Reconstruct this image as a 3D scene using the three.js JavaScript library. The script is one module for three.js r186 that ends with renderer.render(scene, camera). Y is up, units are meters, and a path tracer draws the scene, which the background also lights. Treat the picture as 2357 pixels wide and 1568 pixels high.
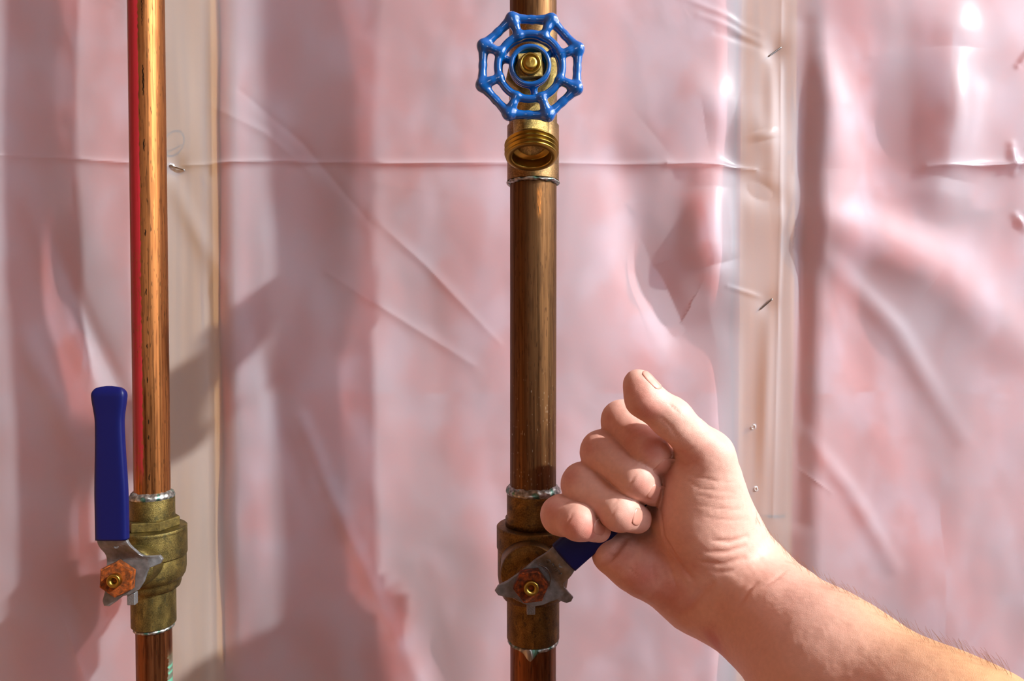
import * as THREE from 'three';
import { mergeGeometries } from 'three/addons/utils/BufferGeometryUtils.js';
import { FontLoader } from 'three/addons/loaders/FontLoader.js';
import { TextGeometry } from 'three/addons/geometries/TextGeometry.js';
import { RoundedBoxGeometry } from 'three/addons/geometries/RoundedBoxGeometry.js';
import { createNoise2D, createNoise3D } from 'simplex-noise';

/* ------------------------------------------------------------------ camera, sky, sun, exposure */
const F = 1600, CX = 1178.5, CY = 784, PITCH = THREE.MathUtils.degToRad(-1.4);
const EYE = new THREE.Vector3(0, 1.3, 0.495);             // the sheet hangs at z = 0
const scene = new THREE.Scene();
const camera = new THREE.PerspectiveCamera(2 * Math.atan(784 / F) * 180 / Math.PI, 2357 / 1568, 0.01, 60);
camera.position.copy(EYE); camera.rotation.x = PITCH; camera.updateMatrixWorld();
scene.add(camera);
scene.background = new THREE.Color().setRGB(5.3, 5.6, 6.2);
const SUN = new THREE.Vector3(2.36, 1.7, 1.0);           // towards the sun
const sun = new THREE.DirectionalLight(new THREE.Color().setRGB(1.0, 0.965, 0.92), 6.4);
sun.position.set(0, 1.3, 0).addScaledVector(SUN, 2); sun.target.position.set(0, 1.3, 0);
sun.castShadow = true; sun.shadow.mapSize.set(4096, 4096); sun.shadow.radius = 2.6;
Object.assign(sun.shadow.camera, { left: -1.2, right: 1.2, top: 1.2, bottom: -1.2, near: 0.1, far: 12 });
scene.add(sun, sun.target);
const renderer = new THREE.WebGLRenderer();
renderer.toneMapping = THREE.LinearToneMapping;
renderer.toneMappingExposure = 0.92;
renderer.shadowMap.enabled = true;

/* ------------------------------------------------------------------ helpers */
function rng(seed) { let a = seed >>> 0; return () => { a = (a + 0x6D2B79F5) | 0; let t = Math.imul(a ^ (a >>> 15), 1 | a); t = (t + Math.imul(t ^ (t >>> 7), 61 | t)) ^ t; return ((t ^ (t >>> 14)) >>> 0) / 4294967296; }; }
const N2 = createNoise2D(rng(11)), N3 = createNoise3D(rng(12)), N2b = createNoise2D(rng(13));
const V = (x, y, z) => new THREE.Vector3(x, y, z);
const sRGB = (r, g, b) => new THREE.Color().setRGB(r / 255, g / 255, b / 255, THREE.SRGBColorSpace);
const clamp = (x, a = 0, b = 1) => Math.min(b, Math.max(a, x));
const smooth = (a, b, x) => { const t = clamp((x - a) / (b - a)); return t * t * (3 - 2 * t); };
const mix = (a, b, t) => a + (b - a) * t;
const cP = Math.cos(PITCH), sP = Math.sin(PITCH);
function ray(px, py) { const x = (px - CX) / F, y = -(py - CY) / F; return V(x, y * cP + sP, y * sP - cP); }
function P(px, py, D) { const d = ray(px, py); return d.multiplyScalar(D / -d.z).add(EYE); }         // the point seen at a pixel, D metres in front of the eye's plane
function toPx(x, y, z) { const dx = x - EYE.x, dy = y - EYE.y, dz = z - EYE.z, yy = dy * cP + dz * sP, zz = -dy * sP + dz * cP; return [CX + F * dx / -zz, CY - F * yy / -zz]; }
const names = new Map();
function numbered(n) { const k = names.get(n) ?? 0; names.set(n, k + 1); return k ? `${n}_${String(k).padStart(3, '0')}` : n; }
function tag(o, label, category, group, kind) { o.userData.label = label; if (category) o.userData.category = category; if (group) o.userData.group = group; if (kind) o.userData.kind = kind; return o; }
function shade(o) { o.castShadow = true; o.receiveShadow = true; return o; }
function thing(name, pos, label, category, group) { const g = new THREE.Group(); g.name = numbered(name); if (pos) g.position.copy(pos); scene.add(g); return tag(g, label, category, group); }
function part(name, geo, mat, parent) { const m = shade(new THREE.Mesh(geo, mat)); m.name = name; parent.add(m); return m; }
function top(name, geo, mat, label, category, group, kind) { const m = shade(new THREE.Mesh(geo, mat)); m.name = numbered(name); scene.add(m); return tag(m, label, category, group, kind); }
function box(x0, x1, y0, y1, z0, z1) { const g = new THREE.BoxGeometry(x1 - x0, y1 - y0, z1 - z0); g.translate((x0 + x1) / 2, (y0 + y1) / 2, (z0 + z1) / 2); return g; }
function canvasTex(w, h, fn, srgb = true) {
  const d = new Uint8Array(w * h * 4);
  for (let j = 0; j < h; j++) for (let i = 0; i < w; i++) { const c = fn(i / w, j / h, i, j), k = (j * w + i) * 4; d[k] = clamp(c[0], 0, 255); d[k + 1] = clamp(c[1], 0, 255); d[k + 2] = clamp(c[2], 0, 255); d[k + 3] = 255; }
  const t = new THREE.DataTexture(d, w, h); t.magFilter = THREE.LinearFilter; t.minFilter = THREE.LinearMipmapLinearFilter; t.generateMipmaps = true;
  t.wrapS = t.wrapT = THREE.RepeatWrapping; if (srgb) t.colorSpace = THREE.SRGBColorSpace; t.needsUpdate = true; return t;
}
const fbm = (x, y, o = 4) => { let s = 0, a = 0.5, f = 1; for (let k = 0; k < o; k++) { s += a * N2(x * f + k * 17.3, y * f - k * 9.1); a *= 0.5; f *= 2.03; } return s; };
/* noise that repeats round a pipe: u in 0..1 */
const ring = (u, v, fu, fv, s = 0) => N3(Math.cos(u * 6.28318) * fu + s, Math.sin(u * 6.28318) * fu, v * fv);
function lathe(pts, seg = 64) {                            // uv in lengths of 84 mm, the seam at the back
  const g = new THREE.LatheGeometry(pts.map(([r, y]) => new THREE.Vector2(r, y)), seg, Math.PI), p = g.attributes.position, uv = g.attributes.uv, turns = Math.max(1, Math.round(Math.max(...pts.map((q) => q[0])) * 2 * Math.PI / 0.084));
  let run = 0; const at = pts.map((q, i) => (i ? (run += Math.hypot(q[0] - pts[i - 1][0], q[1] - pts[i - 1][1])) : 0));
  for (let i = 0; i < p.count; i++) uv.setXY(i, uv.getX(i) * turns, at[i % pts.length] / 0.084); return g;
}
function wobble(g, fn) { const p = g.attributes.position; for (let i = 0; i < p.count; i++) { const v = V(p.getX(i), p.getY(i), p.getZ(i)); fn(v); p.setXYZ(i, v.x, v.y, v.z); } g.computeVertexNormals(); return g; }
/* hexagonal prism with its axis along y, chamfered rims */
function hexPrism(R, y0, y1, cham = 0.0006) {
  const s = new THREE.Shape(); for (let k = 0; k < 6; k++) { const a = k * Math.PI / 3; s[k ? 'lineTo' : 'moveTo'](R * Math.cos(a), R * Math.sin(a)); } s.closePath();
  const g = new THREE.ExtrudeGeometry(s, { depth: y1 - y0 - 2 * cham, bevelEnabled: true, bevelSize: cham, bevelThickness: cham, bevelSegments: 2, curveSegments: 2 });
  g.translate(0, 0, y0 + cham); const uv = g.attributes.uv; for (let i = 0; i < uv.count; i++) uv.setXY(i, uv.getX(i) * 28 + 0.3, uv.getY(i) * 28 + 0.6); return g;                 // axis along z
}

/* surface nets on a distance field: coarse blocks first, then cells of size h */
function netMesh(sdf, lo, hi, h, finish) {
  const B = 8, nb = [0, 1, 2].map((k) => Math.ceil((hi[k] - lo[k]) / (h * B))), reach = h * B * 0.95 + h * 3;
  const NX = nb[0] * B + 2, NY = nb[1] * B + 2, cells = new Map(), pos = [], faces = [];
  const key = (i, j, k) => (k * NY + j) * NX + i, blocks = [];
  for (let bk = 0; bk < nb[2]; bk++) for (let bj = 0; bj < nb[1]; bj++) for (let bi = 0; bi < nb[0]; bi++) {
    const c = sdf(lo[0] + (bi + 0.5) * B * h, lo[1] + (bj + 0.5) * B * h, lo[2] + (bk + 0.5) * B * h);
    if (Math.abs(c) < reach) blocks.push([bi, bj, bk]);
  }
  const M = B + 1, edges = [[0, 1], [2, 3], [4, 5], [6, 7], [0, 2], [1, 3], [4, 6], [5, 7], [0, 4], [1, 5], [2, 6], [3, 7]], kept = [];
  for (const [bi, bj, bk] of blocks) {
    const f = new Float32Array(M * M * M); let any = 0;
    for (let k = 0; k < M; k++) for (let j = 0; j < M; j++) for (let i = 0; i < M; i++) { const d = sdf(lo[0] + (bi * B + i) * h, lo[1] + (bj * B + j) * h, lo[2] + (bk * B + k) * h); f[(k * M + j) * M + i] = d; any |= d < 0 ? 1 : 2; }
    if (any !== 3) continue;
    kept.push([bi, bj, bk, f]);
    for (let k = 0; k < B; k++) for (let j = 0; j < B; j++) for (let i = 0; i < B; i++) {
      const c = []; let m = 0;
      for (let q = 0; q < 8; q++) { const d = f[((k + (q >> 2)) * M + j + ((q >> 1) & 1)) * M + i + (q & 1)]; c.push(d); if (d < 0) m |= 1 << q; }
      if (m === 0 || m === 255) continue;
      let x = 0, y = 0, z = 0, n = 0;
      for (const [a, b] of edges) if ((c[a] < 0) !== (c[b] < 0)) { const t = c[a] / (c[a] - c[b]); x += mix(a & 1, b & 1, t); y += mix((a >> 1) & 1, (b >> 1) & 1, t); z += mix(a >> 2, b >> 2, t); n++; }
      cells.set(key(bi * B + i, bj * B + j, bk * B + k), pos.length / 3);
      pos.push(lo[0] + (bi * B + i + x / n) * h, lo[1] + (bj * B + j + y / n) * h, lo[2] + (bk * B + k + z / n) * h);
    }
  }
  for (const [bi, bj, bk, f] of kept) for (let k = 0; k < B; k++) for (let j = 0; j < B; j++) for (let i = 0; i < B; i++) {
    const d0 = f[(k * M + j) * M + i], I = bi * B + i, J = bj * B + j, K = bk * B + k;
    const quad = (d1, a, b, c, d) => {
      if ((d0 < 0) === (d1 < 0)) return;
      const q = [a, b, c, d].map((e) => cells.get(e)); if (q.some((e) => e === undefined)) return;
      if (d0 < 0) faces.push(q[0], q[1], q[2], q[0], q[2], q[3]); else faces.push(q[0], q[2], q[1], q[0], q[3], q[2]);
    };
    quad(f[(k * M + j) * M + i + 1], key(I, J - 1, K - 1), key(I, J, K - 1), key(I, J, K), key(I, J - 1, K));
    quad(f[(k * M + j + 1) * M + i], key(I - 1, J, K - 1), key(I - 1, J, K), key(I, J, K), key(I, J, K - 1));
    quad(f[((k + 1) * M + j) * M + i], key(I - 1, J - 1, K), key(I, J - 1, K), key(I, J, K), key(I - 1, J, K));
  }
  const fin = finish ?? sdf, nor = new Float32Array(pos.length), e = h * 0.45;
  for (let v = 0; v < pos.length; v += 3) {
    let gx, gy, gz;
    for (let it = 0; it < 3; it++) {
      const [x, y, z] = [pos[v], pos[v + 1], pos[v + 2]];
      gx = fin(x + e, y, z) - fin(x - e, y, z); gy = fin(x, y + e, z) - fin(x, y - e, z); gz = fin(x, y, z + e) - fin(x, y, z - e);
      const l = Math.hypot(gx, gy, gz) || 1; gx /= l; gy /= l; gz /= l;
      if (it < 2) { const d = clamp(fin(x, y, z), -h, h); pos[v] -= gx * d; pos[v + 1] -= gy * d; pos[v + 2] -= gz * d; }
    }
    nor[v] = gx; nor[v + 1] = gy; nor[v + 2] = gz;
  }
  const g = new THREE.BufferGeometry(); g.setAttribute('position', new THREE.Float32BufferAttribute(pos, 3)); g.setAttribute('normal', new THREE.BufferAttribute(nor, 3)); g.setIndex(faces);
  return g;
}
function cap(x, y, z, c) {                                 // tapered capsule
  const dx = c.bx - c.ax, dy = c.by - c.ay, dz = c.bz - c.az, t = clamp(((x - c.ax) * dx + (y - c.ay) * dy + (z - c.az) * dz) / (dx * dx + dy * dy + dz * dz + 1e-12));
  return Math.hypot(x - c.ax - dx * t, y - c.ay - dy * t, z - c.az - dz * t) - mix(c.ra, c.rb, t);
}
const capOf = (a, ra, b, rb) => ({ ax: a.x, ay: a.y, az: a.z, bx: b.x, by: b.y, bz: b.z, ra, rb });
const smin = (a, b, k) => { const q = Math.max(k - Math.abs(a - b), 0) / k; return Math.min(a, b) - q * q * k * 0.25; };

/* ------------------------------------------------------------------ materials */
const std = (o) => new THREE.MeshStandardMaterial(o), phy = (o) => new THREE.MeshPhysicalMaterial(o);
const castBump = canvasTex(1024, 1024, (u, v) => { const n = 128 + 110 * fbm(u * 190, v * 190, 2); return [n, n, n]; }, false);
function brassTex(seed, base, dirt) {
  return canvasTex(512, 512, (u, v) => {
    const a = fbm(u * 5 + seed, v * 5, 4), b = fbm(u * 60 + seed, v * 60, 2), c = smooth(0.25, 0.5, fbm(u * 9 - seed, v * 9 + 4, 3));
    const k = 1 + 0.35 * a + 0.3 * b; return base.map((x, i) => mix(x * k, dirt[i], c * 0.55));
  });
}
const M = {
  brassLeft: std({ map: brassTex(3, [112, 99, 56], [78, 76, 52]), metalness: 0.9, roughness: 0.46, bumpMap: castBump, bumpScale: 0.00022 }),
  brassRight: std({ map: brassTex(8, [108, 82, 42], [64, 54, 36]), metalness: 0.9, roughness: 0.46, bumpMap: castBump, bumpScale: 0.0002 }),
  brassBright: std({ color: sRGB(166, 140, 66), metalness: 1, roughness: 0.28, bumpMap: castBump, bumpScale: 0.00005 }),
  brassRough: std({ map: brassTex(5, [168, 148, 90], [132, 118, 80]), metalness: 0.9, roughness: 0.5, bumpMap: castBump, bumpScale: 0.0003 }),
  zinc: std({ map: canvasTex(256, 256, (u, v) => { const n = 126 + 22 * fbm(u * 4, v * 4, 4); return [n, n + 2, n + 3]; }), metalness: 0.7, roughness: 0.5, bumpMap: castBump, bumpScale: 0.00004 }),
  rust: std({ map: canvasTex(256, 256, (u, v) => { const n = fbm(u * 8, v * 8, 4), m = fbm(u * 40, v * 40, 3); const k = 0.85 + 0.55 * n + 0.25 * m; return [146 * k + 10, 74 * k + 4, 20 * k]; }), metalness: 0.45, roughness: 0.5, bumpMap: castBump, bumpScale: 0.0004 }),
  rustDark: std({ map: canvasTex(256, 256, (u, v) => { const n = fbm(u * 8 + 4, v * 8, 4), m = fbm(u * 40, v * 40 + 7, 3); const k = 0.75 + 0.7 * n + 0.25 * m; return [128 * k + 10, 58 * k + 4, 16 * k]; }), metalness: 0.5, roughness: 0.38, bumpMap: castBump, bumpScale: 0.0003 }),
  solder: std({ map: canvasTex(256, 256, (u, v) => { const n = 150 + 90 * fbm(u * 22, v * 22, 3), g = smooth(0.15, 0.45, fbm(u * 9 + 5, v * 9, 3)); return [mix(n, n * 0.55, g), mix(n, n * 0.82, g), mix(n * 0.97, n * 0.74, g)]; }), metalness: 0.8, roughness: 0.34, bumpMap: castBump, bumpScale: 0.0001 }),
  vinyl: phy({ color: sRGB(0, 10, 76), roughness: 0.5, specularIntensity: 0.6, clearcoat: 0.05, clearcoatRoughness: 0.3 }),
  enamel: phy({ color: sRGB(0, 84, 158), roughness: 0.22, clearcoat: 1, clearcoatRoughness: 0.03 }),
  steel: std({ color: sRGB(170, 175, 178), metalness: 1, roughness: 0.25 }),
  concrete: std({ map: canvasTex(512, 512, (u, v) => { const n = 112 + 26 * fbm(u * 8, v * 8, 5); return [n, n * 0.97, n * 0.93]; }), roughness: 0.9 }),
  ply: std({ map: canvasTex(512, 512, (u, v) => { const n = fbm(u * 4 + 3 * fbm(u * 3, v * 3, 2), v * 40, 4), k = 1 + 0.16 * n; return [172 * k, 118 * k, 72 * k]; }), roughness: 0.8 }),
  drywall: std({ color: sRGB(150, 146, 140), roughness: 0.95 }),
  sash: std({ color: sRGB(225, 225, 220), roughness: 0.5 }),
  glass: phy({ color: 0xffffff, transmission: 1, thickness: 0, roughness: 0.02, ior: 1.5 }),
};

/* ------------------------------------------------------------------ the room (only its light reaches the picture) */
const X0 = -1.05, X1 = 1.2, Z1 = 3.0, H = 3.0, T = 0.12;
function structure(name, geo, mat, label, cat) { return top(name, geo, mat, label, cat, undefined, 'structure'); }
structure('floor', box(X0 - T, X1 + T, -0.1, 0, -0.2, Z1 + T), M.ply, 'bare plywood floor of the unfinished room', 'floor');
structure('ceiling', box(X0 - T, X1 + T, H, H + 0.1, -0.2, Z1 + T), M.ply, 'plywood ceiling over the unfinished room', 'ceiling');
structure('wall_left', box(X0 - T, X0, 0, H, -0.2, Z1), M.ply, 'bare plywood wall left of the pipes', 'wall');  // unseen wall, set close and warm toned so sunlight bounces warm fill
structure('wall_back', box(X0, X1, 0, H, -0.2, -0.1), M.ply, 'plywood sheathing behind the insulated studs', 'wall');
const WY0 = 1.4, WY1 = 2.85, WZ0 = 0.12, WZ1 = 1.95;
structure('wall_right', mergeGeometries([box(X1, X1 + T, 0, WY0, -0.2, Z1), box(X1, X1 + T, WY1, H, -0.2, Z1), box(X1, X1 + T, WY0, WY1, -0.2, WZ0), box(X1, X1 + T, WY0, WY1, WZ1, Z1)]), M.drywall, 'grey wall with the sunny window right of the pipes', 'wall');
const FX0 = -0.7, FX1 = -0.2, FY0 = 1.3, FY1 = 2.0;
structure('wall_front', mergeGeometries([box(X0 - T, X1 + T, 0, FY0, Z1, Z1 + T), box(X0 - T, X1 + T, FY1, H, Z1, Z1 + T), box(X0 - T, FX0, FY0, FY1, Z1, Z1 + T), box(FX1, X1 + T, FY0, FY1, Z1, Z1 + T)]), M.ply, 'plywood wall with an added fill light window opposite the pipes', 'wall');
function windowAt(name, label, place) {
  const g = new THREE.Group(); g.name = name; scene.add(g); tag(g, label, 'window', undefined, 'structure'); place(g); return g;
}
windowAt('window_1', 'white framed sash window letting the sun in', (g) => {
  const x = X1 + 0.045, b = 0.02;
  part('window_frame', mergeGeometries([box(x, x + 0.04, WY0, WY0 + b, WZ0, WZ1), box(x, x + 0.04, WY1 - b, WY1, WZ0, WZ1), box(x, x + 0.04, WY0, WY1, WZ0, WZ0 + b), box(x, x + 0.04, WY0, WY1, WZ1 - b, WZ1)]), M.sash, g);
});
windowAt('window_2', 'white framed window opposite the pipes, added for fill light', (g) => {  // unseen opening, added to soften the shadows with fill light
  const z = Z1 + 0.04, b = 0.03;
  part('window_frame', mergeGeometries([box(FX0, FX1, FY0, FY0 + b, z, z + 0.04), box(FX0, FX1, FY1 - b, FY1, z, z + 0.04), box(FX0, FX0 + b, FY0, FY1, z, z + 0.04), box(FX1 - b, FX1, FY0, FY1, z, z + 0.04)]), M.sash, g);
});

/* ------------------------------------------------------------------ studs, insulation, plastic sheet */
const WD = EYE.z;                                          // distance of the sheet
const wx = (px) => (px - CX) * WD / F, wy = (py) => P(CX, py, WD).y;
const studs = [[365, 490], [1703, 1829]];
const SV = 0.8, SY = 0.92;                                 // stud textures: once across the face, this height
const woodTex = (seed, mark, tone) => canvasTex(256, 2048, (u, v) => {
  const g = fbm(u * 6 + 0.5 * fbm(u * 2 + seed, v * 3, 2), v * 1.2 + seed, 4), p = fbm(u * 34, v * 9 + seed, 2), k = 1 + 0.13 * g + 0.05 * p;
  return mark(tone.map((x) => x * k), u, v * SV + SY);
});
const INK = (c, k) => c.map((x, i) => mix(x, [64, 92, 102][i], clamp(k) * 0.8));
const studMarks = [
  (c, u, y) => { const dx = (u - 0.30) * 0.039, dy = y - wy(330), q = Math.abs(Math.hypot(dx / 0.0075, (dy - dx * 0.35) / 0.0085) - 1) * 0.008; return INK(c, (1 - smooth(0.0003, 0.0009, q)) * 0.7 + (1 - smooth(0.0003, 0.0009, Math.abs(dy - dx * 0.5 + 0.004))) * smooth(-0.008, -0.006, dx) * (1 - smooth(0.005, 0.007, dx)) * 0.6); },
  (c, u, y) => { const n = N2(u * 14, y * 900), d = Math.abs(y - wy(1191) + 0.0006 * N2(u * 6, 4)); return INK(INK(c, (1 - smooth(0.0006, 0.0016, d)) * smooth(0.42, 0.6, u) * (1 - smooth(0.84, 0.9, u)) * (0.6 + 0.7 * n)), 1 - smooth(0.0006, 0.0014, Math.hypot((u - 0.88) * 0.04, y - wy(350)))); },
];
const uvXY = (g, s) => { const p = g.attributes.position, uv = new Float32Array(p.count * 2); g.computeBoundingBox(); const b = g.boundingBox; for (let i = 0; i < p.count; i++) { uv[2 * i] = (p.getX(i) - b.min.x) / (b.max.x - b.min.x); uv[2 * i + 1] = (p.getY(i) - SY) / SV; } g.setAttribute('uv', new THREE.BufferAttribute(uv, 2)); return g; };
const studLabel = ['pale wooden stud behind the thin copper pipe', 'pale wooden stud under the plastic sheet beside the hand'];
studs.forEach(([a, b], i) => top('wall_stud', uvXY(box(wx(a), wx(b), 0, H, -0.1, -0.0012)), std({ map: woodTex(5 + 9 * i, studMarks[i], [[214, 168, 96], [214, 142, 62]][i]), roughness: 0.75 }), studLabel[i], 'stud', 'studs behind the plastic sheet'));

/* relief mostly traced from the photograph: strokes in pixels on the wall, [width, height in metres, points] */
function stroke(width, height, pts, sharp = 2) {
  const p = pts.map(([a, b]) => [wx(a), wy(b)]), w = width * WD / F, xs = p.map((q) => q[0]), ys = p.map((q) => q[1]), R = w * (sharp < 2 ? 6 : 3);
  return { p, w, height, sharp, x0: Math.min(...xs) - R, x1: Math.max(...xs) + R, y0: Math.min(...ys) - R, y1: Math.max(...ys) + R };
}
function relief(list, x, y) {
  let s = 0;
  for (const k of list) {
    if (x < k.x0 || x > k.x1 || y < k.y0 || y > k.y1) continue;
    let best = 1e9, at = 0;
    for (let i = 0; i + 1 < k.p.length; i++) {
      const [ax, ay] = k.p[i], [bx, by] = k.p[i + 1], dx = bx - ax, dy = by - ay, t = clamp(((x - ax) * dx + (y - ay) * dy) / (dx * dx + dy * dy));
      const d = Math.hypot(x - ax - dx * t, y - ay - dy * t); if (d < best) { best = d; at = (i + t) / (k.p.length - 1); }
    }
    const fade = 0.25 + 0.75 * Math.sin(Math.PI * clamp(at, 0.08, 0.92));
    s += k.height * fade * Math.exp(-Math.pow(best / k.w, k.sharp));
  }
  return s;
}
const folds = [                                            // creases and bulges of the sheet, the tallest shaped to throw shade
  stroke(7, 0.0022, [[-40, 360], [150, 366], [390, 384], [650, 374], [900, 381], [1170, 383], [1290, 382], [1530, 380], [1730, 391]], 1),
  stroke(8, 0.003, [[1530, 380], [1640, 385], [1735, 394]], 1), stroke(9, 0.0035, [[2105, 392], [2230, 388], [2357, 382], [2500, 378]], 1),
  stroke(11, 0.0008, [[880, 520], [980, 610], [1150, 790]], 1.4), stroke(11, 0.0008, [[760, 630], [900, 720], [1090, 840]], 1.4), stroke(11, 0.0006, [[480, 240], [620, 310], [720, 400]], 1.4),
  stroke(11, -0.0008, [[560, 210], [700, 330], [860, 520]], 1.4), stroke(7, 0.0006, [[150, 1420], [200, 1568]], 1), stroke(7, 0.0006, [[1840, 1080], [1910, 1130]], 1),
  stroke(50, 0.005, [[1725, 200], [1742, 330], [1728, 400]]), stroke(26, 0.004, [[1745, 300], [1752, 330]]), stroke(30, -0.004, [[1700, 400], [1740, 440], [1800, 470]]), stroke(60, 0.006, [[1740, 500], [1830, 490], [1950, 530], [2150, 620], [2340, 800]]),
  stroke(16, 0.0022, [[1766, 150], [1768, 250], [1772, 420]]), stroke(15, 0.0022, [[1768, 720], [1762, 900], [1755, 1180]]), stroke(14, -0.001, [[1800, 20], [1803, 600], [1797, 1190]]), stroke(6, 0.0014, [[1790, -60], [1790, 250], [1792, 600], [1786, 900], [1782, 1190]], 1),
  stroke(8, 0.0008, [[1560, 0], [1660, 40], [1740, 80]]), stroke(8, 0.0008, [[1600, 40], [1680, 70], [1745, 105]]), stroke(8, -0.0008, [[1640, 80], [1700, 95], [1765, 120]]), stroke(6, 0.0010, [[1670, 660], [1720, 675], [1765, 690]]),
  stroke(60, 0.006, [[1480, 330], [1600, 230], [1700, 260]]), stroke(46, 0.012, [[1625, 410], [1625, 560], [1640, 620]]), stroke(50, -0.005, [[1450, 420], [1480, 620], [1560, 760], [1660, 740]]),  // the tall bulge is heightened so its shade makes the dark crescent
  stroke(45, -0.0015, [[2130, 175], [2250, 185], [2357, 150]]), stroke(62, 0.011, [[2160, 90], [2160, 280], [2135, 440]]), stroke(60, -0.003, [[1960, 110], [1980, 300], [1990, 460]]),  // tall bulge put in to stand for the shadow of something out of frame
  stroke(26, 0.0025, [[80, 480], [180, 760], [310, 1040]]), stroke(30, 0.0025, [[50, 720], [120, 880], [200, 1040]]), stroke(24, -0.002, [[130, 560], [230, 800], [330, 1000]]), stroke(18, 0.0026, [[700, 960], [820, 1250], [960, 1570]]), stroke(30, -0.002, [[600, 760], [660, 1000], [740, 1240]]), stroke(22, 0.002, [[400, 410], [450, 520], [510, 640]]),
  stroke(26, 0.002, [[1860, 560], [2050, 760], [2200, 1000]]), stroke(20, 0.0018, [[1850, 1000], [1950, 1120], [2060, 1300]]), stroke(40, 0.002, [[250, 1100], [320, 1300], [430, 1560]]),
  stroke(10, 0.002, [[2305, 340], [2310, 400]]), stroke(9, 0.002, [[2320, 500], [2340, 530]]), stroke(7, 0.0015, [[2315, 160], [2345, 120]]),
  stroke(50, 0.004, [[1850, 90], [1900, 250], [1910, 420]]), stroke(22, -0.004, [[1842, 60], [1842, 500], [1840, 1200]]),
];
const staplesAt = [[1777, 120, 0.62], [1763, 700, 0.72], [412, 387, -0.3]];
const onStud = (x) => { let m = 0; for (const [a, b] of studs) m = Math.max(m, smooth(wx(a) - 0.02, wx(a) + 0.004, x) * (1 - smooth(wx(b) - 0.004, wx(b) + 0.02, x))); return m; };
function sheetZ(x, y) {
  const s = onStud(x), free = 1 - s;
  let z = 0.0006 + free * (0.005 + 0.0035 * N2(x * 5, y * 2.2 + 3) + 0.0012 * N2(x * 11 + 5, y * 4) + 0.0003 * N2(x * 26, y * 12)) + s * 0.0006 * (1 + N2(x * 30, y * 7));
  z += Math.max(-0.0004 - free * 0.01, relief(folds, x, y) * mix(1, 0.55, s));
  for (const [a, b] of staplesAt) { const d = Math.hypot(x - wx(a), (y - wy(b)) * 0.8); z = mix(z, -0.0004, Math.exp(-d * d / (0.007 * 0.007))); }
  return Math.max(z, -0.0008);
}
const battFolds = [                                        // lumps and hollows of the wool
  stroke(60, -0.012, [[1450, 400], [1480, 600], [1560, 760], [1670, 770]]), stroke(50, 0.008, [[1600, 420], [1610, 560], [1630, 640]]), stroke(70, -0.014, [[2010, 80], [2050, 300], [2065, 470]]), stroke(50, 0.008, [[1880, 0], [1910, 250], [1920, 900]]),
  stroke(70, 0.010, [[1880, 520], [2100, 620], [2340, 780]]), stroke(90, -0.012, [[1990, 640], [2080, 900], [2150, 1150]]), stroke(70, -0.010, [[2250, 440], [2150, 500], [2357, 560]]),
  stroke(60, 0.008, [[600, 1000], [560, 1200], [640, 1400]]), stroke(70, 0.008, [[1000, 900], [1060, 1200], [1150, 1350]]), stroke(60, -0.010, [[880, 1250], [1000, 1568], [1050, 1700]]), stroke(60, -0.008, [[60, 400], [120, 700], [250, 1000]]), stroke(60, 0.007, [[200, 60], [230, 400], [260, 700]]),
];
function battZ(x, y) {
  const near = onStud(x);
  let z = -0.003 + 0.004 * N2(x * 6 + 9, y * 3.2) + 0.0025 * N2(x * 13, y * 7 + 2) + 0.0005 * N2b(x * 40, y * 30) + relief(battFolds, x, y) - near * 0.012;
  const c = sheetZ(x, y) - 0.0012; return smin(z, c, 0.008);
}
function gridLines(a, b, f0, f1, fine, coarse) { const o = []; let x = a; while (x < b - 1e-9) { o.push(x); const inside = x >= f0 - 1e-9 && x < f1; x = Math.min(b, inside ? x + fine : x < f0 ? Math.min(f0, x + coarse) : x + coarse); } o.push(b); return o; }
function heightMesh(xs, ys, fz, uvScale) {
  const p = [], n = [], uv = [], id = [], w = xs.length, e = 0.0006;
  for (const y of ys) for (const x of xs) { const z = fz(x, y), gx = (fz(x + e, y) - fz(x - e, y)) / (2 * e), gy = (fz(x, y + e) - fz(x, y - e)) / (2 * e), l = Math.hypot(gx, gy, 1); p.push(x, y, z); n.push(-gx / l, -gy / l, 1 / l); uv.push(x * uvScale, y * uvScale); }
  for (let j = 0; j + 1 < ys.length; j++) for (let i = 0; i + 1 < w; i++) { const a = j * w + i; id.push(a, a + 1, a + w + 1, a, a + w + 1, a + w); }
  const g = new THREE.BufferGeometry(); g.setAttribute('position', new THREE.Float32BufferAttribute(p, 3)); g.setAttribute('normal', new THREE.Float32BufferAttribute(n, 3)); g.setAttribute('uv', new THREE.Float32BufferAttribute(uv, 2)); g.setIndex(id); return g;
}
const fluff = canvasTex(1024, 1024, (u, v) => {
  const a = fbm(u * 5, v * 4, 3), b = fbm(u * 22 + 2 * fbm(u * 9, v * 9, 2), v * 22, 3), w = smooth(-0.35, 0.5, a + 0.12 * b), k = 1 + 0.02 * b;
  return [mix(230, 234, w) * k, mix(136, 178, w) * k, mix(120, 172, w) * k];
});
const fluffBump = canvasTex(1024, 1024, (u, v) => { const n = 128 + 90 * fbm(u * 60 + 3 * fbm(u * 14, v * 14, 2), v * 50, 4); return [n, n, n]; }, false);
const fluffMat = std({ map: fluff, bumpMap: fluffBump, bumpScale: 0.0004, roughness: 1 });
const bays = [[-700, 363, 'pink glass wool batt beside the thin copper pipe'], [492, 1701, 'pink glass wool batt between the two studs'], [1831, 3050, 'pink glass wool batt right of the stapled stud']];
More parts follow.
